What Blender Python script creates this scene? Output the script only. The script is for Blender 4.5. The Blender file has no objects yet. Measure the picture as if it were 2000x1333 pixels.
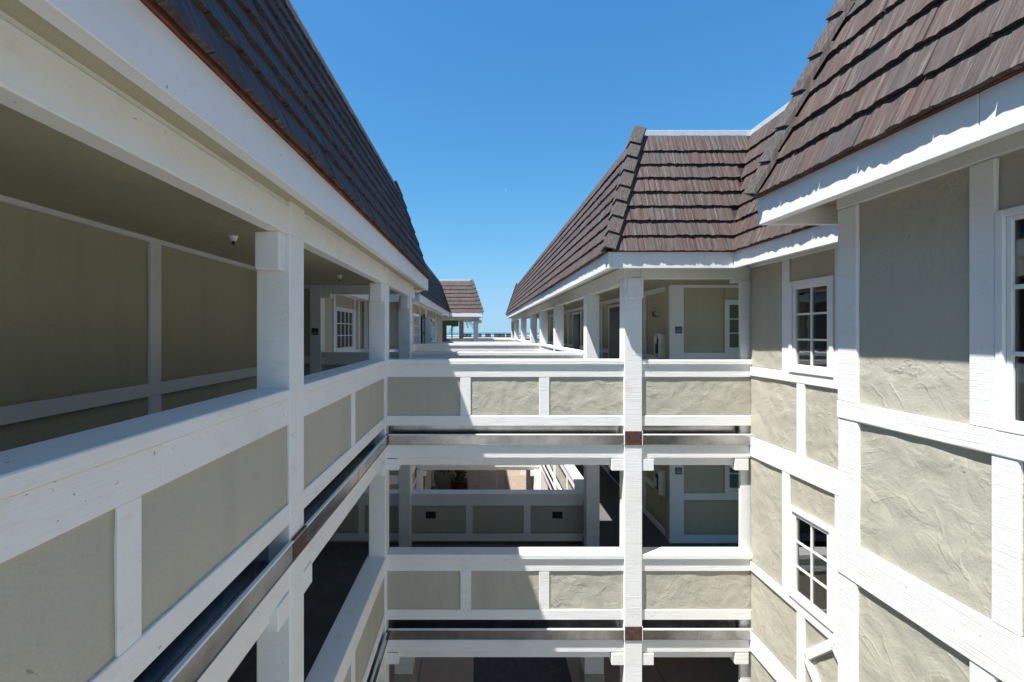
import bpy, math, random
from mathutils import Vector, Matrix, noise
R = math.radians
random.seed(11)
scene = bpy.context.scene
COL = scene.collection
ZC = 6.83                     # eye height above the courtyard; z values below are relative to the eye

# ---------------------------------------------------------------- camera
F = 850.0                     # focal length in pixels of the 2000 px wide photograph
cd = bpy.data.cameras.new("camera")
cam = bpy.data.objects.new("camera", cd); COL.objects.link(cam)
cam.location = (0, 0, ZC); cam.rotation_euler = (R(90), 0, 0)
cd.sensor_fit = 'HORIZONTAL'; cd.sensor_width = 36.0
cd.lens = F / 2000 * 36
cd.shift_x = (1000 - 936) / 2000
cd.shift_y = -(666.5 - 649) / 2000
cd.clip_start = 0.05; cd.clip_end = 90000
scene.camera = cam

# ---------------------------------------------------------------- sky, sun, exposure
SUN_DIR = Vector((0.37, 0.228, -1.0)).normalized()
elev = math.asin(-SUN_DIR.z)
az = math.atan2(-SUN_DIR.x, -SUN_DIR.y)
world = bpy.data.worlds.new("World"); scene.world = world
world.use_nodes = True
wn = world.node_tree; wn.nodes.clear()
sky = wn.nodes.new("ShaderNodeTexSky"); sky.sky_type = 'NISHITA'; sky.sun_disc = False
sky.sun_elevation = elev; sky.sun_rotation = az % (2 * math.pi)
sky.altitude = 0; sky.air_density = 1.0; sky.dust_density = 0.15; sky.ozone_density = 5.0
hs = wn.nodes.new("ShaderNodeHueSaturation"); hs.inputs['Saturation'].default_value = 1.15
bg = wn.nodes.new("ShaderNodeBackground"); bg.inputs[1].default_value = 0.12
wo = wn.nodes.new("ShaderNodeOutputWorld")
wn.links.new(sky.outputs[0], hs.inputs['Color'])
SHOULDER = (1.45, 2.45, 3.7); GAIN = (.47, .75, .82)      # tone curve on the sky colour: pale blue horizon, deep blue above
sp_ = wn.nodes.new('ShaderNodeSeparateColor'); cb_ = wn.nodes.new('ShaderNodeCombineColor')
wn.links.new(hs.outputs[0], sp_.inputs[0])
def wm(op, a, b):
    n = wn.nodes.new('ShaderNodeMath'); n.operation = op
    for k_, v_ in enumerate((a, b)):
        if hasattr(v_, 'links'): wn.links.new(v_, n.inputs[k_])
        elif v_ is not None: n.inputs[k_].default_value = v_
    return n.outputs[0]
for ch in range(3):
    x_ = wm('MULTIPLY', sp_.outputs[ch], GAIN[ch])
    q_ = wm('POWER', wm('DIVIDE', x_, SHOULDER[ch]), 2.5)
    wn.links.new(wm('DIVIDE', x_, wm('POWER', wm('ADD', q_, 1.0), .4)), cb_.inputs[ch])
wn.links.new(cb_.outputs[0], bg.inputs[0])
wn.links.new(bg.outputs[0], wo.inputs[0])
sd = bpy.data.lights.new("sun", 'SUN'); sd.energy = 4.3; sd.angle = R(0.53); sd.color = (1.0, 0.97, 0.92)
sun = bpy.data.objects.new("sun", sd); COL.objects.link(sun)
sun.rotation_euler = SUN_DIR.to_track_quat('-Z', 'Y').to_euler(); sun.location = (-10, -6, 30)
scene.view_settings.view_transform = 'Standard'; scene.view_settings.look = 'None'
scene.view_settings.gamma = 1; scene.view_settings.use_curve_mapping = False
scene.view_settings.exposure = 1.3
scene.render.engine = 'CYCLES'
scene.cycles.max_bounces = 8; scene.cycles.diffuse_bounces = 5

# ---------------------------------------------------------------- materials
def newmat(name):
    m = bpy.data.materials.new(name); m.use_nodes = True
    nt = m.node_tree; b = nt.nodes['Principled BSDF']
    return m, nt, b
def N(nt, t, **kw):
    n = nt.nodes.new(t)
    for k, v in kw.items():
        if k in n.inputs: n.inputs[k].default_value = v
        else: setattr(n, k, v)
    return n
def L(nt, a, b): nt.links.new(a, b)
def pos(nt, scale, obj=False):
    mp = N(nt, "ShaderNodeMapping"); mp.inputs['Scale'].default_value = scale
    if obj: L(nt, N(nt, "ShaderNodeTexCoord").outputs['Object'], mp.inputs[0])
    else: L(nt, N(nt, "ShaderNodeNewGeometry").outputs['Position'], mp.inputs[0])
    return mp.outputs[0]
def noi(nt, vec, scale, detail=4, rough=0.55, dist=0.0):
    n = N(nt, "ShaderNodeTexNoise"); n.inputs['Scale'].default_value = scale; n.inputs['Detail'].default_value = detail
    n.inputs['Roughness'].default_value = rough; n.inputs['Distortion'].default_value = dist
    L(nt, vec, n.inputs['Vector']); return n.outputs['Fac']
def ramp(nt, fac, stops):
    r = N(nt, "ShaderNodeValToRGB"); L(nt, fac, r.inputs[0])
    e = r.color_ramp.elements
    while len(e) < len(stops): e.new(0.5)
    for i, (p, c) in enumerate(stops):
        e[i].position = p; e[i].color = (c, c, c, 1) if isinstance(c, (int, float)) else (*c, 1)
    return r.outputs[0]
def mix(nt, fac, a, b, mode='MIX'):
    m = N(nt, "ShaderNodeMix"); m.data_type = 'RGBA'; m.blend_type = mode
    for sock, v in ((m.inputs[0], fac), (m.inputs[6], a), (m.inputs[7], b)):
        if hasattr(v, 'links'): L(nt, v, sock)
        else: sock.default_value = v if isinstance(v, (int, float)) else (*v, 1)
    return m.outputs[2]
def bump(nt, b, h, strength, dist):
    n = N(nt, "ShaderNodeBump"); n.inputs['Strength'].default_value = strength; n.inputs['Distance'].default_value = dist
    L(nt, h, n.inputs['Height'])
    if b.inputs['Normal'].links: L(nt, b.inputs['Normal'].links[0].from_socket, n.inputs['Normal'])
    L(nt, n.outputs[0], b.inputs['Normal'])

def paint(name, col=(.83, .83, .825), stain=.5, rough=.6, kerf=.6, specks=.7):
    m, nt, b = newmat(name)
    big = noi(nt, pos(nt, (1, 1, 1)), 1.7, 5)
    c = mix(nt, ramp(nt, big, [(.35, 0), (.75, 1)]), col, tuple(v * k for v, k in zip(col, (.93, .93, .90))))
    st = noi(nt, pos(nt, (1, 1, 2.5)), 4.0, 6, .7)
    c = mix(nt, ramp(nt, st, [(.55, 0), (.72, stain)]), c, (.66, .61, .50))
    sp = noi(nt, pos(nt, (1, 1, 1)), 38.0, 2, .5)
    c = mix(nt, ramp(nt, sp, [(.735, 0), (.765, specks)]), c, (.22, .20, .18))
    L(nt, c, b.inputs['Base Color']); b.inputs['Roughness'].default_value = rough
    h = noi(nt, pos(nt, (2.2, 2.2, 60)), 1.6, 5, .65)
    bump(nt, b, h, kerf, .006)
    h2 = noi(nt, pos(nt, (1, 1, 1)), 14, 5, .6)
    bump(nt, b, h2, .18, .006)
    return m
WHITE = paint("white_painted_timber")
SMOOTH = paint("smooth_white_paint", (.83, .83, .83), .25, .45, .12)
VINYL = paint("white_vinyl_frame", (.82, .82, .82), .05, .3, .03, 0)
CREAM = paint("cream_white_beam", (.82, .82, .79), .5, .55, .25)

def stucco_mat(name, col, ridge=.20):
    m, nt, b = newmat(name)
    p = pos(nt, (1, 1, 1))
    big = noi(nt, p, 1.1, 5)
    c = mix(nt, ramp(nt, big, [(.3, 0), (.7, 1)]), col, tuple(v * k for v, k in zip(col, (1.10, 1.08, 1.08))))
    gr = noi(nt, p, 130, 3)
    c = mix(nt, ramp(nt, gr, [(.3, .3), (.6, 0)]), c, tuple(v * .72 for v in col))
    sc = noi(nt, pos(nt, (1, 1, .35)), 11, 4, .6, .8)
    c = mix(nt, ramp(nt, sc, [(.735, 0), (.76, .6)]), c, (.16, .15, .12))
    dr = noi(nt, pos(nt, (3.2, 3.2, .35)), 1.6, 5, .6)
    c = mix(nt, ramp(nt, dr, [(.52, 0), (.72, .45)]), c, tuple(v * .80 for v in col))
    L(nt, c, b.inputs['Base Color']); b.inputs['Roughness'].default_value = .75
    # trowel ridges: thin crests where two warped noises meet
    w = noi(nt, p, 2.0, 3, .5, 1.6)
    r = ramp(nt, w, [(.470, 0), (.50, 1), (.506, .25), (.54, 0)])
    gate = ramp(nt, noi(nt, p, 3.1, 2), [(.45, 0), (.62, 1)])
    rg = mix(nt, 1.0, r, gate, 'MULTIPLY')
    bump(nt, b, rg, ridge, .02)
    bump(nt, b, noi(nt, p, 5, 4, .5, .5), .5, .03)
    bump(nt, b, noi(nt, p, 70, 4), .4, .004)
    return m
STUCCO = stucco_mat("olive_stucco", (.435, .422, .345))
STUCCO_IN = stucco_mat("olive_stucco_inside", (.45, .43, .30), .25)
SOFFIT = stucco_mat("olive_soffit_paint", (.44, .42, .29), .1)

def shake_mat(name, c1, c2, c3):
    m, nt, b = newmat(name)
    oi = N(nt, "ShaderNodeObjectInfo"); ge = N(nt, "ShaderNodeNewGeometry")
    ad = N(nt, "ShaderNodeMath", operation='ADD'); L(nt, oi.outputs['Random'], ad.inputs[0]); L(nt, ge.outputs['Random Per Island'], ad.inputs[1])
    fr = N(nt, "ShaderNodeMath", operation='FRACT'); L(nt, ad.outputs[0], fr.inputs[0])
    off = N(nt, "ShaderNodeMath", operation='MULTIPLY'); off.inputs[1].default_value = 57.0; L(nt, fr.outputs[0], off.inputs[0])
    tc = N(nt, "ShaderNodeTexCoord")
    va = N(nt, "ShaderNodeVectorMath", operation='ADD'); L(nt, tc.outputs['Object'], va.inputs[0]); L(nt, off.outputs[0], va.inputs[1])
    mp = N(nt, "ShaderNodeMapping"); mp.inputs['Scale'].default_value = (75, 4.5, 4); L(nt, va.outputs[0], mp.inputs[0])
    g = noi(nt, mp.outputs[0], 1.0, 5, .65)
    base = ramp(nt, fr.outputs[0], [(0, c1), (.45, c2), (1, c3)])
    mp3 = N(nt, "ShaderNodeMapping"); mp3.inputs['Scale'].default_value = (26, 2.2, 4); L(nt, va.outputs[0], mp3.inputs[0])
    gg = noi(nt, mp3.outputs[0], 1.0, 4, .6)
    both = mix(nt, 1.0, ramp(nt, g, [(.46, 0), (.66, 1)]), ramp(nt, gg, [(.48, .05), (.62, 1)]), 'MULTIPLY')
    c = mix(nt, both, base, (.16, .14, .128))
    c = mix(nt, ramp(nt, g, [(.26, .7), (.44, 0)]), c, (.018, .012, .011))
    mp2 = N(nt, "ShaderNodeMapping"); mp2.inputs['Scale'].default_value = (5, 5, 5); L(nt, va.outputs[0], mp2.inputs[0])
    p2 = noi(nt, mp2.outputs[0], 1.2, 4)
    c = mix(nt, ramp(nt, p2, [(.5, 0), (.8, .4)]), c, (.075, .062, .057))
    L(nt, c, b.inputs['Base Color']); b.inputs['Roughness'].default_value = .7
    bump(nt, b, g, .8, .010)
    return m
SHAKE = shake_mat("weathered_brown_shake", (.058, .031, .025), (.070, .042, .034), (.052, .043, .041))
def flat(name, col, rough=.6, metal=0.0, var=.12, scale=8, bmp=0.0, bs=30):
    m, nt, b = newmat(name)
    n = noi(nt, pos(nt, (1, 1, 1)), scale, 5)
    c = mix(nt, ramp(nt, n, [(.3, 0), (.7, 1)]), tuple(v * (1 - var) for v in col), tuple(min(1, v * (1 + var)) for v in col))
    L(nt, c, b.inputs['Base Color']); b.inputs['Roughness'].default_value = rough; b.inputs['Metallic'].default_value = metal
    if bmp: bump(nt, b, noi(nt, pos(nt, (1, 1, 1)), bs, 4), bmp, .01)
    return m
RUST = flat("rust_red_flashing", (.17, .05, .028), .6, 0, .35, 9)
BROWNBOX = flat("bare_brown_metal", (.075, .034, .028), .6, 0, .55, 22)
GUTTER = flat("galvanised_gutter", (.42, .415, .40), .27, 1.0, .25, 5, .04, 1.2)
FLASH = flat("pale_roof_flashing", (.62, .64, .66), .4, .3, .08)
DECKM = flat("roof_felt", (.03, .025, .025), .9)
FLOORM = flat("grey_coated_floor", (.10, .098, .095), .7, 0, .12, 3, .2, 60)
DARKFLOOR = flat("charcoal_walkway_floor", (.11, .11, .112), .8, 0, .2, 5, .2, 60)
CONC = flat("concrete_ground", (.24, .22, .20), .85, 0, .15, 2)
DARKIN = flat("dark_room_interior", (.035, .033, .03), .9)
CURTAIN = flat("pale_green_curtain", (.32, .42, .38), .9, 0, .15, 20)
BLACK = flat("black_metal", (.015, .015, .016), .5)
PLAQUE = flat("dark_blue_plaque", (.012, .03, .075), .4)
OFFW = flat("off_white_plastic", (.62, .60, .54), .4)
REDP = flat("red_enamel", (.38, .02, .02), .4)
WOODB = flat("brown_chair_wood", (.035, .016, .012), .6, 0, .3, 12)
DOORM = flat("dark_green_door", (.035, .045, .042), .45)
TERRA = flat("dark_red_glaze", (.075, .014, .012), .3)
BEIGE = flat("beige_stone_planter", (.36, .33, .26), .8)
def leaf_mat(name, c):
    m, nt, b = newmat(name)
    ge = N(nt, "ShaderNodeNewGeometry")
    cc = mix(nt, ge.outputs['Random Per Island'], tuple(v * .6 for v in c), tuple(v * 1.4 for v in c))
    L(nt, cc, b.inputs['Base Color']); b.inputs['Roughness'].default_value = .55
    return m
LEAF = leaf_mat("green_leaf", (.05, .095, .03))
BLOOM = flat("white_flower", (.7, .68, .66), .6)
def slab_mat():
    m, nt, b = newmat("stamped_paving")
    oi = N(nt, "ShaderNodeObjectInfo")
    base = ramp(nt, oi.outputs['Random'], [(0, (.23, .18, .145)), (.5, (.29, .225, .18)), (1, (.19, .155, .135))])
    n = noi(nt, pos(nt, (1, 1, 1)), 3.5, 6)
    c = mix(nt, ramp(nt, n, [(.4, 0), (.7, .5)]), base, (.36, .26, .19))
    L(nt, c, b.inputs['Base Color']); b.inputs['Roughness'].default_value = .6
    bump(nt, b, noi(nt, pos(nt, (1, 1, 1)), 25, 4), .4, .01)
    return m
SLAB = slab_mat()
def glass_mat():
    m = bpy.data.materials.new("window_glass"); m.use_nodes = True; nt = m.node_tree; nt.nodes.clear()
    o = N(nt, "ShaderNodeOutputMaterial"); t = N(nt, "ShaderNodeBsdfTransparent"); t.inputs[0].default_value = (.80, .86, .84, 1)
    g = N(nt, "ShaderNodeBsdfGlossy"); g.inputs['Roughness'].default_value = .015
    fr = N(nt, "ShaderNodeFresnel"); fr.inputs[0].default_value = 1.55
    ad = N(nt, "ShaderNodeMath", operation='MULTIPLY_ADD'); ad.inputs[1].default_value = 1.5; ad.inputs[2].default_value = .09; ad.use_clamp = True
    L(nt, fr.outputs[0], ad.inputs[0])
    bn = N(nt, "ShaderNodeBump"); bn.inputs['Strength'].default_value = .06; bn.inputs['Distance'].default_value = .02
    L(nt, noi(nt, pos(nt, (1, 1, 1)), 3, 2), bn.inputs['Height']); L(nt, bn.outputs[0], g.inputs['Normal'])
    mx = N(nt, "ShaderNodeMixShader"); L(nt, ad.outputs[0], mx.inputs[0]); L(nt, t.outputs[0], mx.inputs[1]); L(nt, g.outputs[0], mx.inputs[2])
    L(nt, mx.outputs[0], o.inputs[0]); return m
GLASS = glass_mat()
def sea_mat():
    m, nt, b = newmat("sea_water")
    b.inputs['Base Color'].default_value = (.02, .10, .17, 1); b.inputs['Roughness'].default_value = .25
    bump(nt, b, noi(nt, pos(nt, (1, 1, 1)), .15, 5), .5, .8)
    return m
SEA = sea_mat()

# ---------------------------------------------------------------- object helpers
WL = {}                                              # world matrix of every object
def link(o, parent, W):
    COL.objects.link(o); WL[o] = W
    if parent is not None:
        o.parent = parent; o.matrix_parent_inverse = Matrix.Identity(4)
        o.matrix_basis = WL[parent].inverted() @ W
    else: o.matrix_basis = W
    return o
def T(x, y, z): return Matrix.Translation((x, y, z + ZC))
def thing(name, label, cat, at, group=None, kind=None):
    o = bpy.data.objects.new(name, None); o.empty_display_size = .3
    link(o, None, T(*at)); tag(o, label, cat, group, kind); return o
def tag(o, label=None, cat=None, group=None, kind=None):
    if label: o['label'] = label
    if cat: o['category'] = cat
    if group: o['group'] = group
    if kind: o['kind'] = kind
    return o
def mesh(name, vs, fs, mat, smooth=False):
    me = bpy.data.meshes.new(name); me.from_pydata(vs, [], fs); me.materials.append(mat)
    if smooth: me.polygons.foreach_set('use_smooth', [True] * len(me.polygons))
    me.update(); return me
def obj(name, me, parent, W): return link(bpy.data.objects.new(name, me), parent, W)
def chamfer_box(hx, hy, hz, b):
    b = min(b, hx * .4, hy * .4, hz * .4)
    vs = []; ix = {}
    for sx in (-1, 1):
        for sy in (-1, 1):
            for sz in (-1, 1):
                for ax in range(3):
                    p = [sx * hx, sy * hy, sz * hz]
                    for k in range(3):
                        if k != ax: p[k] -= (sx, sy, sz)[k] * b
                    ix[(sx, sy, sz, ax)] = len(vs); vs.append(tuple(p))
    fs = []
    def quad(a, b_, c, d):                           # orient outward
        P = [Vector(vs[i]) for i in (a, b_, c, d)]
        n = (P[1] - P[0]).cross(P[2] - P[0]); ctr = sum(P, Vector()) / 4
        fs.append((a, b_, c, d) if n.dot(ctr) > 0 else (d, c, b_, a))
    for ax in range(3):
        o1, o2 = [k for k in range(3) if k != ax]
        for s in (-1, 1):
            q = []
            for a, c in ((-1, -1), (1, -1), (1, 1), (-1, 1)):
                k = [0, 0, 0]; k[ax] = s; k[o1] = a; k[o2] = c; q.append(ix[(*k, ax)])
            quad(*q)
        for a in (-1, 1):
            for c in (-1, 1):
                k = [0, 0, 0]; k[o1] = a; k[o2] = c
                k0 = k[:]; k0[ax] = -1; k1 = k[:]; k1[ax] = 1
                quad(ix[(*k0, o1)], ix[(*k1, o1)], ix[(*k1, o2)], ix[(*k0, o2)])
    for sx in (-1, 1):
        for sy in (-1, 1):
            for sz in (-1, 1):
                t = [ix[(sx, sy, sz, a)] for a in range(3)]
                P = [Vector(vs[i]) for i in t]
                n = (P[1] - P[0]).cross(P[2] - P[0])
                fs.append(tuple(t) if n.dot(P[0] + P[1] + P[2]) > 0 else tuple(reversed(t)))
    return vs, fs
CACHE = {}
def box(name, parent, x0, x1, y0, y1, z0, z1, mat, bev=.004, rot=None):
    if x1 < x0: x0, x1 = x1, x0
    if y1 < y0: y0, y1 = y1, y0
    if z1 < z0: z0, z1 = z1, z0
    h = (round((x1 - x0) / 2, 4), round((y1 - y0) / 2, 4), round((z1 - z0) / 2, 4))
    key = (h, mat.name, bev)
    if key not in CACHE:
        vs, fs = chamfer_box(*h, bev); CACHE[key] = mesh(name, vs, fs, mat)
    W = T((x0 + x1) / 2, (y0 + y1) / 2, (z0 + z1) / 2)
    if rot: W = W @ rot
    return obj(name, CACHE[key], parent, W)

def height(p):
    """trowelled plaster relief, metres"""
    q = p * 1.7 + Vector((noise.noise(p * 2.3), noise.noise(p * 2.3 + Vector((7, 1, 3))), noise.noise(p * 2.1 + Vector((2, 9, 5))))) * .7
    r = 1 - min(1, abs(noise.noise(q * 1.3)) * 9)
    g = max(0, noise.noise(p * 2.9 + Vector((11, 3, 8))) + .05)
    r2 = 1 - min(1, abs(noise.noise(q * 2.7 + Vector((5, 5, 1)))) * 8)
    g2 = max(0, noise.noise(p * 3.7 + Vector((1, 13, 4))))
    return .0050 * noise.noise(p * 2.6) + .0028 * noise.noise(p * 8) + .0028 * r * r * g + .0030 * r2 * r2 * g2

class Face:
    """a vertical wall plane: ax 'x' (plane x=c, runs along y) or 'y' (plane y=c, runs along x); s = outward sign"""
    def __init__(self, ax, c, s): self.ax, self.c, self.s = ax, c, s
    def box(self, name, parent, u0, u1, z0, z1, w0, w1, mat, bev=.004):
        a, b = self.c + self.s * w0, self.c + self.s * w1
        if self.ax == 'x': return box(name, parent, a, b, u0, u1, z0, z1, mat, bev)
        return box(name, parent, u0, u1, a, b, z0, z1, mat, bev)
    def stucco(self, parent, u0, u1, z0, z1, w=-.035, cell=.035, mat=None, amp=1.0, name='stucco_panel'):
        """relief sheet on the front of a 3 cm slab"""
        mat = mat or STUCCO
        if u1 < u0: u0, u1 = u1, u0
        nu = max(2, min(70, int((u1 - u0) / cell))); nz = max(2, min(70, int((z1 - z0) / cell)))
        uc, zc = (u0 + u1) / 2, (z0 + z1) / 2
        vs, fs = [], []
        for j in range(nz + 1):
            for i in range(nu + 1):
                u = u0 + (u1 - u0) * i / nu; z = z0 + (z1 - z0) * j / nz
                P = Vector((self.c, u, z)) if self.ax == 'x' else Vector((u, self.c, z))
                d = w + amp * height(P)
                if self.ax == 'x': vs.append((self.s * d, u - uc, z - zc))
                else: vs.append((u - uc, self.s * d, z - zc))
        for j in range(nz):
            for i in range(nu):
                a = j * (nu + 1) + i
                fs.append((a, a + 1, a + nu + 2, a + nu + 1))
        # closed slab behind the relief
        bd = w - .03; base = len(vs)
        for (u, z) in ((u0, z0), (u1, z0), (u1, z1), (u0, z1)):
            vs.append((self.s * bd, u - uc, z - zc) if self.ax == 'x' else (u - uc, self.s * bd, z - zc))
        bot = list(range(0, nu + 1)); top = [nz * (nu + 1) + i for i in range(nu + 1)]
        lef = [j * (nu + 1) for j in range(nz + 1)]; rig = [j * (nu + 1) + nu for j in range(nz + 1)]
        fs += [(base, base + 1, base + 2, base + 3), tuple([base, base + 1] + bot[::-1]), tuple([base + 3, base + 2] + top[::-1]),
               tuple([base, base + 3] + lef[::-1]), tuple([base + 1, base + 2] + rig[::-1])]
        me = mesh(name, vs, fs, mat)
        n = len(me.polygons); me.polygons.foreach_set('use_smooth', [True] * (n - 5) + [False] * 5); me.update()
        W = T(self.c, uc, zc) if self.ax == 'x' else T(uc, self.c, zc)
        return obj(name, me, parent, W)
    def window(self, parent, u0, u1, z0, z1, cols, rows, curtain=True, casing=.055, depth=.035, frame=.045, name='window'):
        """outer casing as the part; sash bars, panes, curtain and reveal as sub-parts"""
        if u1 < u0: u0, u1 = u1, u0
        win = self.box(name, parent, u0, u0 + casing, z0, z1, -.05, depth, VINYL)
        bx = lambda n, *a, **k: self.box(n, win, *a, **k)
        bx('casing', u1 - casing, u1, z0, z1, -.05, depth, VINYL)
        bx('casing', u0 + casing, u1 - casing, z1 - casing, z1, -.05, depth, VINYL)
        bx('casing', u0 + casing, u1 - casing, z0, z0 + casing, -.05, depth, VINYL)
        a0, a1, b0, b1 = u0 + casing, u1 - casing, z0 + casing, z1 - casing
        f = frame
        for q in ((a0, a0 + f, b0, b1), (a1 - f, a1, b0, b1), (a0 + f, a1 - f, b0, b0 + f), (a0 + f, a1 - f, b1 - f, b1)):
            bx('sash', *q, -.06, depth - .015, VINYL)
        c0, c1, d0, d1 = a0 + f, a1 - f, b0 + f, b1 - f
        t = .011
        for i in range(1, cols):
            u = c0 + (c1 - c0) * i / cols; bx('glazing_bar', u - t, u + t, d0, d1, -.045, -.012, VINYL, bev=.002)
        for j in range(1, rows):
            z = d0 + (d1 - d0) * j / rows; bx('glazing_bar', c0, c1, z - t, z + t, -.043, -.014, VINYL, bev=.002)
        for i in range(cols):
            for j in range(rows):
                bx('pane', c0 + (c1 - c0) * i / cols + t * .2, c0 + (c1 - c0) * (i + 1) / cols - t * .2,
                   d0 + (d1 - d0) * j / rows + t * .2, d0 + (d1 - d0) * (j + 1) / rows - t * .2, -.032, -.027, GLASS, bev=.0005)
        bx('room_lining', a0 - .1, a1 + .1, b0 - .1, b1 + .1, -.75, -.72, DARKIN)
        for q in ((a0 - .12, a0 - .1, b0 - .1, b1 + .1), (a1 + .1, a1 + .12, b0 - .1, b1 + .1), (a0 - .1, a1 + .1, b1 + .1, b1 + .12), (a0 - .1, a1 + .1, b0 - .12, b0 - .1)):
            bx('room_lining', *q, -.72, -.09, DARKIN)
        if curtain:
            for side in (0, 1):
                k = 5
                for i in range(k):
                    u = (c0 + .03 + i * .035) if side == 0 else (c1 - .03 - i * .035)
                    bx('curtain_fold', u - .016, u + .016, d0 - .05, d1 + .03, -.16 - .012 * (i % 2), -.13 - .012 * (i % 2), CURTAIN, bev=.008)
        return win

# ---------------------------------------------------------------- shingles and roof planes
EXPO = .233
SH = {}
def shingle_geo(w, seed):
    rnd = random.Random(seed); n = 8
    us = [.0025 + (w - .005) * i / n for i in range(n + 1)]
    ph = rnd.random() * 6
    rag = [-.007 + rnd.uniform(-.007, .006) + .003 * math.sin(u * 22 + ph) for u in us]
    th = rnd.uniform(-.003, .004)
    vs, fs = [], []
    for i, u in enumerate(us):
        hh = rnd.uniform(-.004, .004)
        vs += [(u, rag[i], .047 + th + hh), (u, .285, .014 + hh), (u, rag[i] + .003, .016 + th * .5), (u, .285, -.006)]
    for i in range(n):
        a, b = i * 4, (i + 1) * 4
        fs += [(a, b, b + 1, a + 1), (a, a + 2, b + 2, b), (a + 2, a + 3, b + 3, b + 2)]
    fs += [(0, 1, 3, 2), (n * 4, n * 4 + 2, n * 4 + 3, n * 4 + 1)]
    return vs, fs
WIDTHS = [.17, .20, .23, .26, .29]
for w in WIDTHS:
    for k in range(3):
        vs, fs = shingle_geo(w, int(w * 1000) + k * 77)
        SH[(w, k)] = (mesh('shingle', vs, fs, SHAKE), vs, fs)

def roof_plane(roof, O, U, V, f0, f1, nrows, budget, limit_u=None, start=0):
    """courses of shakes; f0/f1(v) bound each course; the first `budget` ones (or those with u test true) are single objects"""
    Nn = U.cross(V); O = Vector((O[0], O[1], O[2] + ZC))
    B = Matrix((U, V, Nn)).transposed().to_4x4()
    rnd = random.Random(int(O.x * 100 + O.y * 10) + nrows)
    ovs, ofs = [], []; n = 0
    for r in range(start, nrows):
        v = r * EXPO
        a, b = f0(v + .1), f1(v + .1)
        u = a - rnd.uniform(0, .05)
        while u < b:
            w = rnd.choice(WIDTHS); k = rnd.randrange(3)
            if b - u < .09: break
            if u + w > b + .05: w = min(WIDTHS, key=lambda q: abs(u + q - b))
            me, vs, fs = SH[(w, k)]
            jv = rnd.uniform(-.003, .003)
            single = limit_u is None or limit_u(u)
            if single and n < budget:
                obj('shingle', me, roof, Matrix.Translation(O + U * u + V * (v + jv)) @ B @ Matrix.Rotation(rnd.uniform(-.003, .003), 4, 'X')); n += 1
            else:
                base = len(ovs); ovs += [(x + u, y + v + jv, z) for x, y, z in vs]
                ofs += [tuple(i + base for i in f) for f in fs]
            u += w
    if ovs:
        tag(obj('shingle_courses', mesh('shingle_courses', ovs, ofs, SHAKE), roof, Matrix.Translation(O) @ B), kind='stuff')
    return n

S_RUN, H_RISE = .60, 1.80
def slope_vec(inx, iny): return Vector((inx * S_RUN, iny * S_RUN, H_RISE)).normalized()
def deck(name, parent, quad, mat=DECKM, t=.05):
    """sloping slab under a roof plane from four corner points (rel z), thickened inward"""
    P = [Vector((p[0], p[1], p[2] + ZC)) for p in quad]
    n = (P[1] - P[0]).cross(P[3] - P[0]).normalized()
    c = sum(P, Vector()) / 4
    vs = [tuple(p - c) for p in P] + [tuple(p - n * t - c) for p in P]
    fs = [(0, 1, 2, 3), (7, 6, 5, 4), (0, 4, 5, 1), (1, 5, 6, 2), (2, 6, 7, 3), (3, 7, 4, 0)]
    return obj(name, mesh(name, vs, fs, mat), parent, Matrix.Translation(c))
def hip_caps(roof, p0, p1, in1, in2, n, length=None):
    """folded cap tiles up a hip from p0 to p1; in1/in2 = vectors pointing into each roof plane along its eave"""
    P0 = Vector((p0[0], p0[1], p0[2] + ZC)); P1 = Vector((p1[0], p1[1], p1[2] + ZC))
    H = (P1 - P0).normalized(); w1 = (in1 - H * in1.dot(H)).normalized(); w2 = (in2 - H * in2.dot(H)).normalized()
    out = -(w1 + w2).normalized()
    step = (P1 - P0).length / n; LL = step * 1.22
    for kind in range(2):
        pass
    rnd = random.Random(5)
    mes = []
    for k in range(3):
        q = []
        for (al, lift) in ((-.01 + rnd.uniform(-.005, .005), .112), (LL, .074)):
            row = []
            for (w, d) in ((w1, .15), (w1, .075), (None, 0), (w2, .075), (w2, .15)):
                base = H * al + (w * d if w else Vector())
                row.append((base + out * (lift + rnd.uniform(-.002, .002)), base + out * (lift - .03)))
            q.append(row)
        vs = [tuple(p) for row in q for pr in row for p in pr]
        fs = []
        for i in range(4):
            a = i * 2; b = 10 + i * 2
            fs += [(a, a + 2, b + 2, b), (a + 1, b + 1, b + 3, a + 3), (a, a + 1, a + 3, a + 2), (b, b + 2, b + 3, b + 1)]
        fs += [(0, 10, 11, 1), (8, 9, 19, 18)]
        mes.append(mesh('hip_shingle', vs, fs, SHAKE_HIP))
    for i in range(n):
        obj('hip_shingle', mes[i % 3], roof, Matrix.Translation(P0 + H * step * i))
SHAKE_HIP = None
def hip_mat():
    m, nt, b = newmat("weathered_hip_shake")
    oi = N(nt, "ShaderNodeObjectInfo")
    base = ramp(nt, oi.outputs['Random'], [(0, (.047, .032, .027)), (.5, (.06, .045, .038)), (1, (.045, .039, .037))])
    g = noi(nt, pos(nt, (60, 60, 4)), 1, 5, .65)
    c = mix(nt, ramp(nt, g, [(.45, 0), (.7, .7)]), base, (.16, .14, .125))
    c = mix(nt, ramp(nt, g, [(.28, .7), (.42, 0)]), c, (.035, .028, .025))
    L(nt, c, b.inputs['Base Color']); b.inputs['Roughness'].default_value = .75
    bump(nt, b, g, .8, .01); return m
SHAKE_HIP = hip_mat()

ZFB, ZFT = .857, 1.075        # fascia bottom / top
ZE = 1.10                     # shingle plane at the eave
ZT = ZE + H_RISE
FX = Vector((1, 0, 0)); FY = Vector((0, 1, 0))

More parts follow.
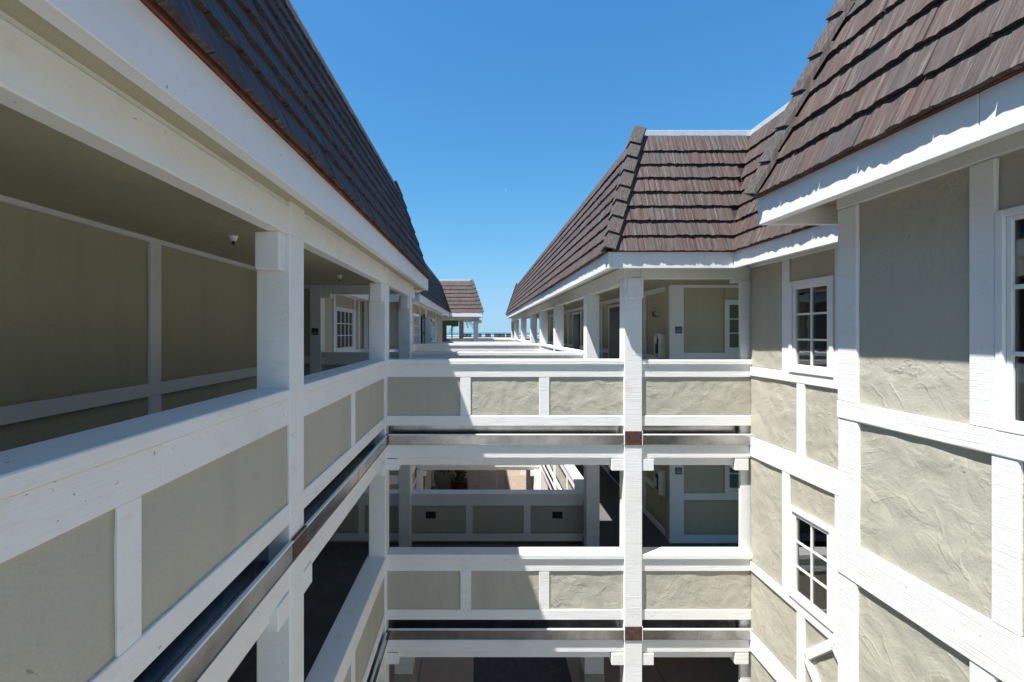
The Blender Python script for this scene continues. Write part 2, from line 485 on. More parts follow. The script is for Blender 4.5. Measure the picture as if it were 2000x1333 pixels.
# ================================================================ SETTING
def sheet(name, x0, x1, y0, y1, z, mat, kind='structure', t=.3):
    o = box(name, None, x0, x1, y0, y1, z - t, z, mat, bev=.001); tag(o, kind=kind); return o
ground = sheet('ground', -120, 120, -60, 70, -6.83, CONC, t=6)
sea = sheet('sea', -40000, 40000, 60, 50000, -42, SEA, t=2)
for i in range(7):
    for j in range(16):
        x = -3.6 + i * 1.2; y = 5.6 + j * 1.25
        box('paving_slab', ground, x + .008, x + 1.192, y + .008, y + 1.242, -6.85, -6.80 + random.uniform(-.002, .002), SLAB, bev=.01)

# ================================================================ RAILINGS / STOREY EDGES
def dz(k): return -2.73 * k
CAP_T, CAP_B, TB_B, PN_B, BB_B = -.389, -.455, -.632, -1.178, -1.318
LIP, GB, BM_B, RB_B = -1.447, -1.577, -1.771, -1.887

def railing(parent, fc, u0, u1, k, studs=(), thick=.14, cell=.035, joints=(), two_sided=False, amp=1.0, mat=None, cap_out=.024, cap_in=None):
    """parapet: stucco panels in a painted timber frame under a wide cap. The core is the part."""
    z = dz(k)
    r = fc.box('railing', parent, u0, u1, (-1.372 if two_sided else PN_B - .1) + z, CAP_B + z - .002, -thick + .045, -.045, mat or STUCCO_IN, bev=.001)
    fc.box('cap', r, u0, u1, CAP_B + z, CAP_T + z, (-thick - .06 if cap_in is None else cap_in), cap_out, WHITE, bev=.006)
    us = [u0] + list(joints) + [u1]
    sides = [(0, -.043)] + ([(-thick + .043, -thick)] if two_sided else [])
    for hi, lo in sides:
        for a, b in zip(us[:-1], us[1:]):
            fc.box('top_board', r, a + .001, b - .001, TB_B + z, CAP_B + z - .001, lo, hi, WHITE)
        fc.box('bottom_board', r, u0, u1, BB_B + z, PN_B + z, lo, hi, WHITE)
        for a, b in studs: fc.box('stud', r, a, b, PN_B + z, TB_B + z, lo, hi - .002, WHITE)
    edges = [u0] + [e for s in sorted(studs) for e in s] + [u1]
    for a, b in zip(edges[0::2], edges[1::2]):
        fc.stucco(r, a - .01, b + .01, PN_B + z - .01, TB_B + z + .01, -.016, cell, mat, amp)
        if two_sided:
            back = Face(fc.ax, fc.c - fc.s * thick, -fc.s)
            back.stucco(r, a - .01, b + .01, PN_B + z - .01, TB_B + z + .01, -.03, .08, mat, .5)
    return r
def gutter_beam(parent, fc, u0, u1, k, g0=None, g1=None, recess0=None, recess1=None):
    """galvanised trough on the slab edge, beam below it and a recessed beam under that"""
    z = dz(k); g0 = u0 if g0 is None else g0; g1 = u1 if g1 is None else g1
    g = fc.box('gutter', parent, g0, g1, GB + z, LIP + z, .018, .024, GUTTER, bev=.002)
    fc.box('gutter_lip', g, g0, g1, LIP + z, LIP + z + .014, .0, .030, SMOOTH, bev=.003)
    fc.box('gutter_lip', g, g0, g1, GB + z - .003, GB + z + .005, .018, .030, GUTTER, bev=.002)
    nj = int((g1 - g0) / 1.5)
    for q in range(1, nj + 1):
        uj = g0 + (g1 - g0) * q / (nj + 1); fc.box('joint_cover', g, uj - .018, uj + .018, GB + z + .004, LIP + z - .002, .024, .0275, GUTTER, bev=.001)
    fc.box('gutter_floor', g, g0, g1, GB + z + .002, GB + z + .010, -.14, .018, GUTTER, bev=.002)
    fc.box('gutter_back', g, g0, g1, GB + z + .010, BB_B + z + .06, -.148, -.142, GUTTER, bev=.002)
    fc.box('beam', parent, u0, u1, BM_B + z, GB + z - .004, -.10, 0, WHITE, bev=.006)
    fc.box('lower_beam', parent, u0 if recess0 is None else recess0, u1 if recess1 is None else recess1, RB_B + z, BM_B + z + .004, -.16, -.055, WHITE, bev=.006)

# ================================================================ NEAR LEFT BUILDING
XL = -1.303
LB = thing('walkway_building', 'olive stucco and white timber walkway building nearest on the left, under a shaded shingle roof', 'building', (-2.2, 3, -6.83))
fl = Face('x', XL, 1)
posts_l = [(0.0, .235), (2.985, 3.22), (6.02, 6.27)]
Y0 = -2.6
for k in (0, 1):
    for a, b, st, jn in ((Y0, 2.985, ((-1.5, -1.38), (1.573, 1.686)), (1.79,)), (3.22, 6.118, ((4.466, 4.588),), ())):
        railing(LB, fl, a, b, k, st, joints=jn, cell=.03 if k == 0 else .06, cap_out=.010, cap_in=-.258)
    gutter_beam(LB, fl, Y0, 6.118, k, g1=6.09)
    box('floor_slab', LB, -5.6, XL - .16, Y0, 8.56, -1.56 + dz(k), -1.37 + dz(k), DARKFLOOR if k else FLOORM)
    box('ceiling', LB, -5.6, XL - .17, Y0, 8.43, -1.64 + dz(k), -1.565 + dz(k), SOFFIT)
for i, (a, b) in enumerate(posts_l):
    p = box('post', LB, XL - .228, XL + .008, a, b, -6.83, .674, WHITE, bev=.008)
    box('beam_joint', p, XL - .10, XL + .012, a, b, .674, .90, CREAM, bev=.004)
    box('corbel', p, XL - .19, XL - .02, a - .10, a, .417, .672, WHITE, bev=.01)
    for k in (0, 1):
        z = dz(k)
        if i < 3:
            box('bare_patch', p, XL + .008, XL + .030, a + .005, b - .005 if i < 2 else a + .06, -1.577 + z, -1.425 + z, BROWNBOX, bev=.002)
            box('corbel', p, XL - .15, XL + .004, a - .17, a, -1.945 + z, -1.78 + z, WHITE, bev=.006)
            if i < 2: box('corbel', p, XL - .15, XL + .004, b, b + .17, -1.945 + z, -1.78 + z, WHITE, bev=.006)
p3 = box('post', LB, XL - .21, XL + .006, 8.17, 8.40, -6.83, .674, WHITE, bev=.008)
box('corbel', p3, XL - .17, XL - .02, 8.09, 8.17, .43, .672, WHITE, bev=.01)
# eave beam
eb = box('eave_beam', LB, XL - .11, XL, Y0, 8.8, .672, .862, CREAM, bev=.006)
box('upper_board', eb, XL - .10, XL - .014, Y0, 8.8, .862, .915, CREAM)
# ceiling over top walkway
box('ceiling', LB, -5.6, XL - .10, Y0, 8.75, .92, .97, SOFFIT)
# inner wall
wl = Face('x', -3.11, 1)
YW1 = 6.5
for k in (0, 1, 2):
    z = dz(k)
    w = wl.box('wall', LB, Y0, YW1, -1.37 + z if k < 2 else -6.83, .92 + z, -.25, -.07, STUCCO_IN)
    st = [(-.3, -.16), (1.95, 2.09), (4.124, 4.264), (YW1 - .12, YW1)]
    wl.box('sill_rail', w, Y0, YW1, -.61 + z, -.489 + z, -.06, .0, SMOOTH)
    wl.box('top_trim', w, Y0, YW1, .854 + z, .918 + z, -.06, .0, SMOOTH)
    wl.box('base_board', w, Y0, YW1, -1.368 + z, -1.2 + z, -.06, .0, SMOOTH)
    us = [Y0] + [e for s in st for e in s]
    for a, b in st:
        wl.box('stud', w, a, b, -.489 + z, .854 + z, -.06, -.002, SMOOTH)
        wl.box('stud', w, a, b, -1.2 + z, -.61 + z, -.06, -.002, SMOOTH)
    for a, b in zip(us[0::2], us[1::2]):
        wl.stucco(w, a - .01, b + .01, -.495 + z, .86 + z, -.03, .05 if k == 0 else .1, STUCCO_IN, .7)
        wl.stucco(w, a - .01, b + .01, -1.21 + z, -.6 + z, -.03, .07 if k == 0 else .15, STUCCO_IN, .7)
# end wall facing us beyond the turning of the corridor
fe = Face('y', 8.45, -1)
for k in (0, 1):
    z = dz(k)
    w = fe.box('wall', LB, -5.6, -3.27, -1.37 + z, .92 + z, -.2, -.05, STUCCO_IN)
    fe.stucco(w, -5.6, -3.26, -.5 + z, .85 + z, -.02, .08, STUCCO_IN, .5)
    fe.stucco(w, -5.6, -3.26, -1.37 + z, -.6 + z, -.02, .08, STUCCO_IN, .5)
    fe.box('top_trim', w, -5.6, -3.27, .84 + z, .918 + z, -.05, .01, SMOOTH)
    fe.box('sill_rail', w, -5.6, -3.27, -.61 + z, -.478 + z, -.05, .01, SMOOTH)
    fe.box('opening_beam', LB, -3.06, XL - .2, .735 + z, .918 + z, -.12, 0, WHITE)
    railing(LB, Face('y', 8.44, -1), -3.055, XL - .212, k, ((-2.35, -2.23),), two_sided=True, cell=.08)
for k in (0, 1, 2): box('end_wall', LB, -5.8, -5.6, Y0, 8.7, -1.37 + dz(k), .92 + dz(k), STUCCO_IN)  # unseen wall added to stop light leaking into the corridor
pe = box('post', LB, -3.27, -3.06, 8.40, 8.62, -6.83, .918, SMOOTH, bev=.008)
box('corbel', pe, -3.06, -2.88, 8.42, 8.56, .66, .80, WHITE)
# roof (slightly out of level, as in the photograph)
XE = -1.12
roof = deck('roof', LB, [(XE, Y0, ZE), (XE, 9.4, ZE), (XE - S_RUN, 9.4 - S_RUN, ZT + .03), (XE - S_RUN, Y0, ZT + .03)])
deck('roof_end', roof, [(XE, 9.4, ZE), (-4.5, 9.4, ZE), (-4.5, 9.4 - S_RUN, ZT), (XE - S_RUN, 9.4 - S_RUN, ZT)])
for a, b in ((Y0, 2.1), (2.102, 6.05), (6.052, 9.4)): box('fascia', roof, XE - .075, XE, a, b, ZFB, ZFT + .02, SMOOTH, bev=.004)
box('fascia', roof, -4.5, XE - .077, 9.325, 9.4, ZFB, ZFT + .02, SMOOTH, bev=.006)
box('rust_strip', roof, XE - .06, XE + .012, Y0, 9.41, ZFT + .022, ZFT + .068, RUST, bev=.003)
box('soffit', roof, -4.5, XE - .078, Y0, 9.32, .885, .91, SOFFIT)
box('ridge_flashing', roof, XE - S_RUN - .12, XE - S_RUN + .0, Y0, 9.4 - S_RUN, ZT + .03, ZT + .10, FLASH)
Vl = slope_vec(-1, 0)
roof_plane(roof, (XE + .02, 0, ZE + .005), FY, Vl, lambda v: max(.85, (ZE + v) * 1.31 - .7), lambda v: 9.38 - v * .316, 8, 300)
hip_caps(roof, (XE - .02, 9.38, ZE), (XE - S_RUN, 9.4 - S_RUN, ZT + .05), Vector((0, -1, 0)), Vector((-1, 0, 0)), 8)
piv = Matrix.Translation((XE, 1.1, .857 + ZC))
tilt = piv @ Matrix.Rotation(.0045, 4, 'X') @ Matrix.Rotation(-.002, 4, 'Z') @ piv.inverted()
roof.matrix_basis = WL[LB].inverted() @ tilt @ WL[roof]

# ================================================================ CROSS WALKWAYS
def cross_walk(name, label, yf, yr, xl, xr, studs_f, studs_r, levels, near=False, right_ext=None, vents=False):
    t = thing(name, label, 'walkway', ((xl + xr) / 2, (yf + yr) / 2, -6.83), 'open walkways bridging the courtyard')
    ff = Face('y', yf, -1); fr = Face('y', yr - .03, -1)
    for k in levels:
        z = dz(k); c = .03 if near else .15
        railing(t, ff, xl, xr, k, studs_f, two_sided=not near, cell=c)
        gutter_beam(t, ff, xl + .001, xr, k, g0=xl + .02)
        railing(t, fr, xl, xr - .03, k, studs_r, two_sided=True, cell=.06 if near else .2)
        gutter_beam(t, Face('y', yr + .12, 1), xl, xr, k)
        box('floor_slab', t, xl - .1, xr + .06, yf + .15, yr + .10, -1.56 + z, -1.37 + z, FLOORM)
        box('ceiling', t, xl - .1, xr + .06, yf + .17, yr - .05, -1.64 + z, -1.565 + z, SOFFIT)
        if vents and k == 1:
            for a, b in ((-1.04, -.84), (1.416, 1.616)):
                v = fr.box('vent', t, a, b, -3.615, -3.48, -.035, -.012, BLACK)
                for q in range(4): fr.box('louvre', v, a + .012, b - .012, -3.60 + q * .03, -3.588 + q * .03, -.012, -.004, BLACK, bev=.001)
    return t
C1 = cross_walk('cross_walkway', 'nearest open two storey walkway crossing the courtyard, with wavy stucco panels and a steel gutter', 6.12, 8.45, XL, 2.03,
                ((-.266, -.119), (.842, .987)), ((-.26, -.13), (.86, .99)), (0, 1), near=True, vents=True)
f1 = Face('y', 6.12, -1)
for k in (0, 1):
    z = dz(k)
    cb = f1.box('corbel', C1, XL + .004, XL + .17, -1.945 + z, -1.785 + z, -.15, .0, WHITE)
C2 = cross_walk('cross_walkway', 'second walkway across the courtyard, just beyond the nearest one', 14.5, 17.0, -2.09, 2.03, ((-.9, -.75), (.3, .45), (1.3, 1.4)), ((-.5, -.4), (.8, .9)), (0, 1))
for x0 in (-2.09, 1.83):
    box('post', C2, x0, x0 + .2, 14.48, 14.7, -6.83, -4.6, WHITE)
    box('corbel', C2, x0 - .12 if x0 > 0 else x0, x0 + .32 if x0 < 0 else x0 + .2, 14.5, 14.65, -4.80, -4.63, WHITE)
for x0 in (-2.09, 1.83): box('post', C2, x0, x0 + .2, 16.75, 16.98, -6.83, -4.6, WHITE)
C3 = cross_walk('cross_walkway', 'third walkway across the courtyard, thin white band below the far chairs', 25.0, 27.2, -1.69, 2.03, ((.2, .35),), ((.2, .35),), (0, 1))

for x0, p_ in ((XL - .215, p3),):
    box('post_base', p_, x0 - .06, x0 + .27, 8.10, 8.45, -6.37, -5.9, CREAM); box('plinth', p_, x0 - .07, x0 + .28, 8.09, 8.46, -6.83, -6.375, BEIGE)
patch_ = thing('dark_paving', 'large dark blue-grey patch of the courtyard paving under the nearest walkway', 'mat', (.92, 8.2, -6.8))
box('patch_sheet', patch_, -.11, 1.80, 7.0, 9.35, -6.796, -6.78, flat('navy_patch', (.048, .048, .056), .9, 0, .25, 12, .3, 60), bev=.004)  # dark sheet added over the slabs as a dark patch of paving
# ================================================================ RIGHT GALLERY BUILDING (turret roof)
RG = thing('gallery_building', 'right hand gallery building with a mansard shingle roof stretching towards the sea', 'building', (4, 14, -6.83))
XR = 2.03
fg = Face('x', XR, -1)
gposts = [(6.085, 6.30), (8.17, 8.39), (11.6, 11.82), (14.28, 14.5), (17.0, 17.22), (20.8, 21.02), (24.75, 24.97), (27.2, 27.42)]
for i, (a, b) in enumerate(gposts):
    w = .25 if i == 0 else .23
    p = box('post', RG, XR - (0 if i == 0 else .02), XR + w, a, b, -6.83, .70 if i else .76, WHITE, bev=.008)
    if i == 0:
        box('post_head', p, XR + .0, XR + w - .02, a + .01, b, .76, .92, CREAM)
        box('corbel', p, XR + .035, XR + w + .005, a - .04, a, .47, .755, WHITE, bev=.008)
        for k in (0, 1):
            z = dz(k)
            box('bare_patch', p, XR + .004, XR + w - .004, a - .012, a, -1.577 + z, -1.385 + z, BROWNBOX, bev=.002)
            box('patch_edge', p, XR - .004, XR + .004, a - .014, a, -1.577 + z, -1.385 + z, SMOOTH, bev=.002)
            box('patch_edge', p, XR + w - .004, XR + w + .004, a - .014, a, -1.577 + z, -1.385 + z, SMOOTH, bev=.002)
            box('corbel', p, XR - .17, XR, a + .02, a + .18, -1.945 + z, -1.785 + z, WHITE)
            box('corbel', p, XR + w, XR + w + .17, a + .02, a + .18, -1.945 + z, -1.785 + z, WHITE)
    else:
        if i == 1: box('post_base', p, XR - .07, XR + .29, a - .07, b + .05, -6.37, -5.9, CREAM); box('plinth', p, XR - .08, XR + .30, a - .08, b + .06, -6.83, -6.375, BEIGE)
        box('corbel', p, XR + .03, XR + w - .02, a - .06, a, .42, .69, WHITE, bev=.008)
# front turret railings and beams
for k in (0, 1):
    z = dz(k)
    railing(RG, f1, XR + .25, 3.86, k, (), cell=.03)
    gutter_beam(RG, f1, XR + .25, 3.86, k)
    f1.box('corbel', RG, 3.60, 3.79, -1.945 + z, -1.785 + z, -.14, .0, WHITE)
    box('floor_slab', RG, XR + .09, 5.8, 6.28, 27.6, -1.56 + z, -1.37 + z, FLOORM)
    box('ceiling', RG, XR + .12, 5.8, 6.28, 27.6, -1.64 + z, -1.565 + z, SOFFIT)
    pr = [(8.60, 11.6), (11.82, 14.28), (17.22, 20.8), (21.02, 24.75)]
    for a, b in pr:
        railing(RG, fg, a, b, k, (((a + b) / 2 - .06, (a + b) / 2 + .06),), two_sided=False, cell=.12)
    gutter_beam(RG, fg, 8.60, 27.4, k)
box('post', RG, 3.705, 3.86, 6.172, 6.22, -6.83, .76, WHITE)
f1.box('eave_beam', RG, XR + .25, 3.80, .755, .918, -.14, -.02, CREAM)
f1.box('corbel', RG, 3.60, 3.80, .70, .752, -.14, -.02, WHITE)
fg.box('eave_beam', RG, 6.30, 27.4, .690, .918, -.12, 0, CREAM)
box('ceiling', RG, XR + .12, 5.8, 6.26, 27.4, .92, .97, SOFFIT)
# corridor wall on the right and lobby wall facing us
fw = Face('x', 3.72, -1)
for k in (0, 1):
    z = dz(k); A = 8.45
    w = fw.box('wall', RG, A + .001, 27.4, -1.37 + z, .92 + z, -.22, -.06, STUCCO_IN)
    fw.box('sill_rail', w, A, 27.4, -.61 + z, -.49 + z, -.05, 0, SMOOTH)
    fw.box('top_trim', w, A, 27.4, .82 + z, .918 + z, -.05, 0, SMOOTH)
    fw.box('base_board', w, A, 27.4, -1.368 + z, -1.25 + z, -.05, 0, SMOOTH)
    st = [(8.45, 8.55), (9.75, 9.87), (11.2, 11.34), (13.2, 13.36), (15.9, 16.05), (18.2, 18.35), (20.4, 20.55), (22.9, 23.05), (25.5, 25.65)]
    for a, b in st: fw.box('stud', w, a, b, -1.25 + z, .82 + z, -.05, -.001, SMOOTH)
    for (a, b), (c, d) in zip(st[:-1], st[1:]):
        fw.stucco(w, b, c, -.5 + z, .83 + z, -.03, .12, STUCCO_IN, .5)
        fw.stucco(w, b, c, -1.26 + z, -.6 + z, -.03, .15, STUCCO_IN, .5)
    for a in (9.0 + 2.35, 16.1, 20.6):
        d = fw.box('door', RG, a + .03, a + 1.0, -1.30 + z, .68 + z, -.03, .02, DOORM)
        fw.box('door_panel', d, a + .15, a + .88, -.2 + z, .55 + z, .02, .03, DOORM)
        fw.box('door_panel', d, a + .15, a + .88, -1.2 + z, -.35 + z, .02, .03, DOORM)
        fw.box('door_frame', d, a + 1.0, a + 1.08, -1.30 + z, .75 + z, -.03, .035, SMOOTH)
        fw.box('door_frame', d, a, a + 1.0, .68 + z, .75 + z, -.03, .035, SMOOTH)
    fb = Face('y', 8.45, -1)
    w2 = fb.box('wall', RG, 3.70, 5.8, -1.37 + z, .92 + z, -.22, -.05, STUCCO_IN)
    fb.box('corner_board', w2, 3.70, 3.97, -1.368 + z, .918 + z, -.05, .01, SMOOTH)
    fb.box('top_trim', w2, 3.97, 5.8, .86 + z, .918 + z, -.05, .008, SMOOTH)
    fb.box('sill_rail', w2, 3.97, 5.8, -.53 + z, -.40 + z, -.05, .008, SMOOTH)
    fb.box('base_board', w2, 3.97, 5.8, -1.368 + z, -1.21 + z, -.05, .008, SMOOTH)
    fb.stucco(w2, 3.96, 4.78, -.42 + z, .87 + z, -.02, .06, STUCCO_IN, .7)
    fb.stucco(w2, 5.48, 5.8, -.42 + z, .87 + z, -.02, .06, STUCCO_IN, .7)
    fb.stucco(w2, 4.76, 5.5, .62 + z, .87 + z, -.02, .06, STUCCO_IN, .7)
    fb.stucco(w2, 3.96, 5.8, -1.22 + z, -.52 + z, -.02, .08, STUCCO_IN, .7)
    fb.window(RG, 4.76, 5.50, -.40 + z, .63 + z, 2, 3, curtain=False, depth=.02)
box('end_wall', RG, 5.8, 6.0, 6.2, 27.6, -6.83, .97, STUCCO_IN)
# wing wall
fwg = Face('x', 3.80, -1)
for k in (0, 1, 2):
    z = dz(k)
    up = .99 + z
    w = fwg.box('wing_wall', RG, 3.0, 6.14, -1.74 + z, -.61 + z, -.22, -.075, STUCCO)
    fwg.box('wall_core', w, 3.0, 4.64, -.61 + z, up, -.22, -.075, STUCCO)
    fwg.box('wall_core', w, 5.335, 6.14, -.61 + z, up, -.22, -.075, STUCCO)
    fwg.box('wall_core', w, 4.64, 5.335, .6 + z, up, -.22, -.075, STUCCO)
    fwg.box('sill_beam', w, 3.0, 6.118, -.61 + z, -.489 + z, -.07, .0, WHITE, bev=.006)
    fwg.box('floor_beam', w, 3.0, 6.118, -1.74 + z, -1.47 + z, -.07, .0, WHITE, bev=.006)
    if k == 0: fwg.box('top_board', w, 3.0, 6.118, .90, .99, -.07, .0, WHITE)
    fwg.box('stud', w, 5.34, 5.47, -.489 + z, (up if k else .90), -.07, -.003, WHITE)
    fwg.box('stud', w, 4.50, 4.66, -.489 + z, (up if k else .90), -.07, -.003, WHITE)
    fwg.box('stud', w, 5.09, 5.22, -1.47 + z, -.61 + z, -.07, -.003, WHITE)
    fwg.box('stud', w, 4.12, 4.25, -1.47 + z, -.61 + z, -.07, -.003, WHITE)
    fwg.stucco(w, 5.46, 6.13, -.495 + z, up + .01, -.022, .03, STUCCO, 1.2)
    fwg.stucco(w, 4.65, 5.345, .59 + z, up + .01, -.022, .03, STUCCO, 1.2)
    fwg.stucco(w, 3.0, 4.51, -.495 + z, up + .01, -.022, .08, STUCCO, 1.2)
    fwg.stucco(w, 5.21, 6.13, -1.48 + z, -.60 + z, -.022, .03, STUCCO, 1.2)
    fwg.stucco(w, 4.24, 5.10, -1.48 + z, -.60 + z, -.022, .03, STUCCO, 1.2)
    fwg.window(RG, 4.665, 5.335, -.488 + z, .612 + z, 2, 3, depth=.012)
    if k == 1:
        cy, cz, hw, hh = 4.67, -3.775, .40, .43
        for (sy, sz) in ((1, 1), (1, -1), (-1, 1), (-1, -1)):
            ang = math.atan2(hh, hw); ln = math.hypot(hw, hh)
            mid = (cy + sy * hw / 2, cz + sz * hh / 2)
            rot = Matrix.Rotation(-sy * sz * ang, 4, 'X')
            x0, x1 = 3.785, 3.86
            box('diamond_board', w, x0, x1, mid[0] - ln / 2 + .02, mid[0] + ln / 2 - .02, mid[1] - .045, mid[1] + .045, WHITE, rot=rot)
# roofs of the gallery
XA, YA, XV, YE = 1.73, 5.83, 3.41, 27.55
roof2 = deck('roof', RG, [(XA, YE, ZE), (XA, YA, ZE), (XA + S_RUN, YA + S_RUN, ZT), (XA + S_RUN, YE - S_RUN, ZT)])
deck('roof_front', roof2, [(XA, YA, ZE), (XV, YA, ZE), (XV + S_RUN, YA + S_RUN, ZT), (XA + S_RUN, YA + S_RUN, ZT)])
deck('roof_wing', roof2, [(XV, YA, ZE), (XV, 2.9, ZE), (XV + S_RUN, 2.9, ZT), (XV + S_RUN, YA + S_RUN, ZT)])
deck('roof_end', roof2, [(6.0, YE, ZE), (XA, YE, ZE), (XA + S_RUN, YE - S_RUN, ZT), (6.0, YE - S_RUN, ZT)])
for a, b in ((YA, 9.4), (9.402, 13.6), (13.602, 18), (18.002, YE)): box('fascia', roof2, XA, XA + .05, a, b, ZFB, ZFT, SMOOTH, bev=.004)
box('fascia', roof2, XA + .051, XV + .05, YA, YA + .05, ZFB, ZFT, SMOOTH, bev=.005)
box('fascia', roof2, XV, XV + .05, 3.2, YA - .001, ZFB, ZFT, SMOOTH, bev=.005)
box('inner_fascia', roof2, XV + .052, XV + .10, 3.2, YA + .06, ZFB + .012, ZFT, CREAM)
box('inner_fascia', roof2, XA + .052, XA + .10, YA + .052, YE, ZFB + .012, ZFT, CREAM)
box('fascia', roof2, XA, 6.0, YE - .05, YE, ZFB, ZFT, SMOOTH)
for q in ((XA - .012, XA + .04, YA - .012, YE), (XA - .012, XV + .02, YA - .012, YA + .04), (XV - .012, XV + .04, 3.2, YA - .013)):
    box('rust_strip', roof2, *q, ZFT + .002, ZFT + .028, RUST, bev=.003)
box('soffit', roof2, XA + .10, XR - .001, YA + .10, YE - .05, .925, .95, SOFFIT)
box('soffit', roof2, XR, XV + .1, YA + .052, 6.115, .925, .95, SOFFIT)
box('soffit', roof2, XV + .10, 3.80, 3.0, 6.115, 1.0, 1.03, SOFFIT)
box('ridge_flashing', roof2, XA + S_RUN + .03, XV + S_RUN + .1, YA + S_RUN, YA + S_RUN + .1, ZT - .01, ZT + .085, FLASH)
box('ridge_flashing', roof2, XV + S_RUN, XV + S_RUN + .1, 2.9, YA + S_RUN, ZT - .01, ZT + .085, FLASH)
box('flat_roof', roof2, XA + S_RUN + .02, 6.0, YA + S_RUN + .1, YE - S_RUN, ZT - .25, ZT - .15, DECKM)
ratio = S_RUN / math.hypot(S_RUN, H_RISE)
n1 = roof_plane(roof2, (XA, YA + .004, ZE - .02), FX, slope_vec(0, 1), lambda v: .02 + v * ratio, lambda v: XV - XA + v * ratio - .02, 8, 300)
n2 = roof_plane(roof2, (XV - .008, YA, ZE - .02), -FY, slope_vec(1, 0), lambda v: -v * ratio + .02, lambda v: YA - 3.0, 8, 300)
# valley strip
Pv0, Pv1 = Vector((XV, YA, ZE)), Vector((XV + S_RUN, YA + S_RUN, ZT))
hip_caps(roof2, (XA, YA, ZE), (XA + S_RUN, YA + S_RUN, ZT + .06), FX.copy(), FY.copy(), 8)
rem = 300 - n1 - n2
Lg = YE - YA
roof_plane(roof2, (XA - .008, YE, ZE - .02), -FY, slope_vec(1, 0), lambda v: v * ratio, lambda v: Lg - v * ratio - .02, 8, rem, limit_u=lambda u: u > Lg - 4.2)
hip_caps(roof2, (XA, YE, ZE), (XA + S_RUN, YE - S_RUN, ZT + .05), FX.copy(), -FY, 8)

# ================================================================ RIGHT BAY
BB = thing('bay_wing', 'projecting sunlit stucco bay at the right edge of the picture with thick white timbers', 'building', (3, 1, -6.83))
fy = Face('x', 2.60, -1)
for k in (0, 1, 2):
    z = dz(k); up = (.885 if k == 0 else .99 + z)
    w = fy.box('wall', BB, Y0, 3.165, -1.74 + z, -.61 + z, -.2, -.075, STUCCO)
    fy.box('wall_core', w, 2.20, 3.165, -.61 + z, .99 + z, -.2, -.075, STUCCO)
    fy.box('wall_core', w, Y0, 1.0, -.61 + z, .99 + z, -.2, -.075, STUCCO)
    fy.box('wall_core', w, 1.0, 2.20, .60 + z, .99 + z, -.2, -.075, STUCCO)
    fy.box('sill_beam', w, Y0, 3.172, -.623 + z, -.496 + z, -.07, .0, WHITE, bev=.008)
    fy.box('floor_beam', w, Y0, 3.172, -1.742 + z, -1.4735 + z, -.07, .0, WHITE, bev=.008)
    if k == 0: fy.box('top_board', w, Y0, 3.168, .887, .995, -.07, .002, WHITE, bev=.005)
    cb = -.005
    fy.box('corner_post', w, 3.003, 3.17, -.496 + z, up, -.07, cb, WHITE, bev=.008)
    fy.box('stud', w, 2.197, 2.32, -.496 + z, up, -.07, cb, WHITE, bev=.008)
    fy.box('corner_post', w, 2.993, 3.165, -1.4735 + z, -.623 + z, -.07, cb, WHITE, bev=.008)
    fy.box('stud', w, 2.10, 2.22, -1.4735 + z, -.623 + z, -.07, cb, WHITE, bev=.008)
    fy.box('stud', w, .88, 1.0, -.496 + z, up, -.07, cb, WHITE, bev=.008)
    fy.box('stud', w, .78, .90, -1.4735 + z, -.623 + z, -.07, cb, WHITE, bev=.008)
    fy.stucco(w, 2.31, 3.01, -.505 + z, up + .01, -.022, .018, STUCCO, 1.2)
    fy.stucco(w, 2.21, 3.0, -1.48 + z, -.615 + z, -.022, .018, STUCCO, 1.2)
    fy.stucco(w, .89, 2.11, -1.48 + z, -.615 + z, -.022, .025, STUCCO, 1.2)
    fy.stucco(w, .99, 2.205, .60 + z, up + .01, -.022, .03, STUCCO, 1.2)
    fy.stucco(w, Y0, .89, -.505 + z, up + .01, -.022, .08, STUCCO, 1.2)
    fy.stucco(w, Y0, .79, -1.48 + z, -.615 + z, -.022, .08, STUCCO, 1.2)
    fy.window(BB, 1.0, 2.197, -.495 + z, .609 + z, 4, 3, curtain=False, depth=.0, casing=.036, frame=.026)
    box('end_wall', BB, 2.68, 3.80, 3.02, 3.16, -1.74 + z, .99 + z, STUCCO)
XB, YB = 2.24, 3.5
roof3 = deck('roof', BB, [(XB, YB, ZE), (XB, Y0, ZE), (XB + S_RUN, Y0, ZT), (XB + S_RUN, YB - S_RUN, ZT)])
deck('roof_end', roof3, [(4.2, YB, ZE), (XB, YB, ZE), (XB + S_RUN, YB - S_RUN, ZT), (4.2, YB - S_RUN, ZT)])
for a, b in ((Y0, 1.95), (1.952, YB)): box('fascia', roof3, XB, XB + .05, a, b, ZFB, ZFT, SMOOTH, bev=.004)
box('inner_fascia', roof3, XB + .052, XB + .10, Y0, YB - .052, ZFB + .012, ZFT, CREAM)
box('fascia', roof3, XB + .051, 3.80, YB - .05, YB, ZFB, ZFT, CREAM, bev=.005)
box('rust_strip', roof3, XB - .012, XB + .04, Y0, YB + .01, ZFT + .002, ZFT + .028, RUST, bev=.003)
box('soffit', roof3, XB + .10, 4.2, Y0, YB - .052, 1.0, 1.03, SOFFIT)
roof_plane(roof3, (XB - .008, YB, ZE - .02), -FY, slope_vec(1, 0), lambda v: v * ratio + .02, lambda v: min(3.9, YB - .35 - v * .35), 8, 300)
hip_caps(roof3, (XB, YB, ZE), (XB + S_RUN, YB - S_RUN, ZT + .05), FX.copy(), -FY, 8)

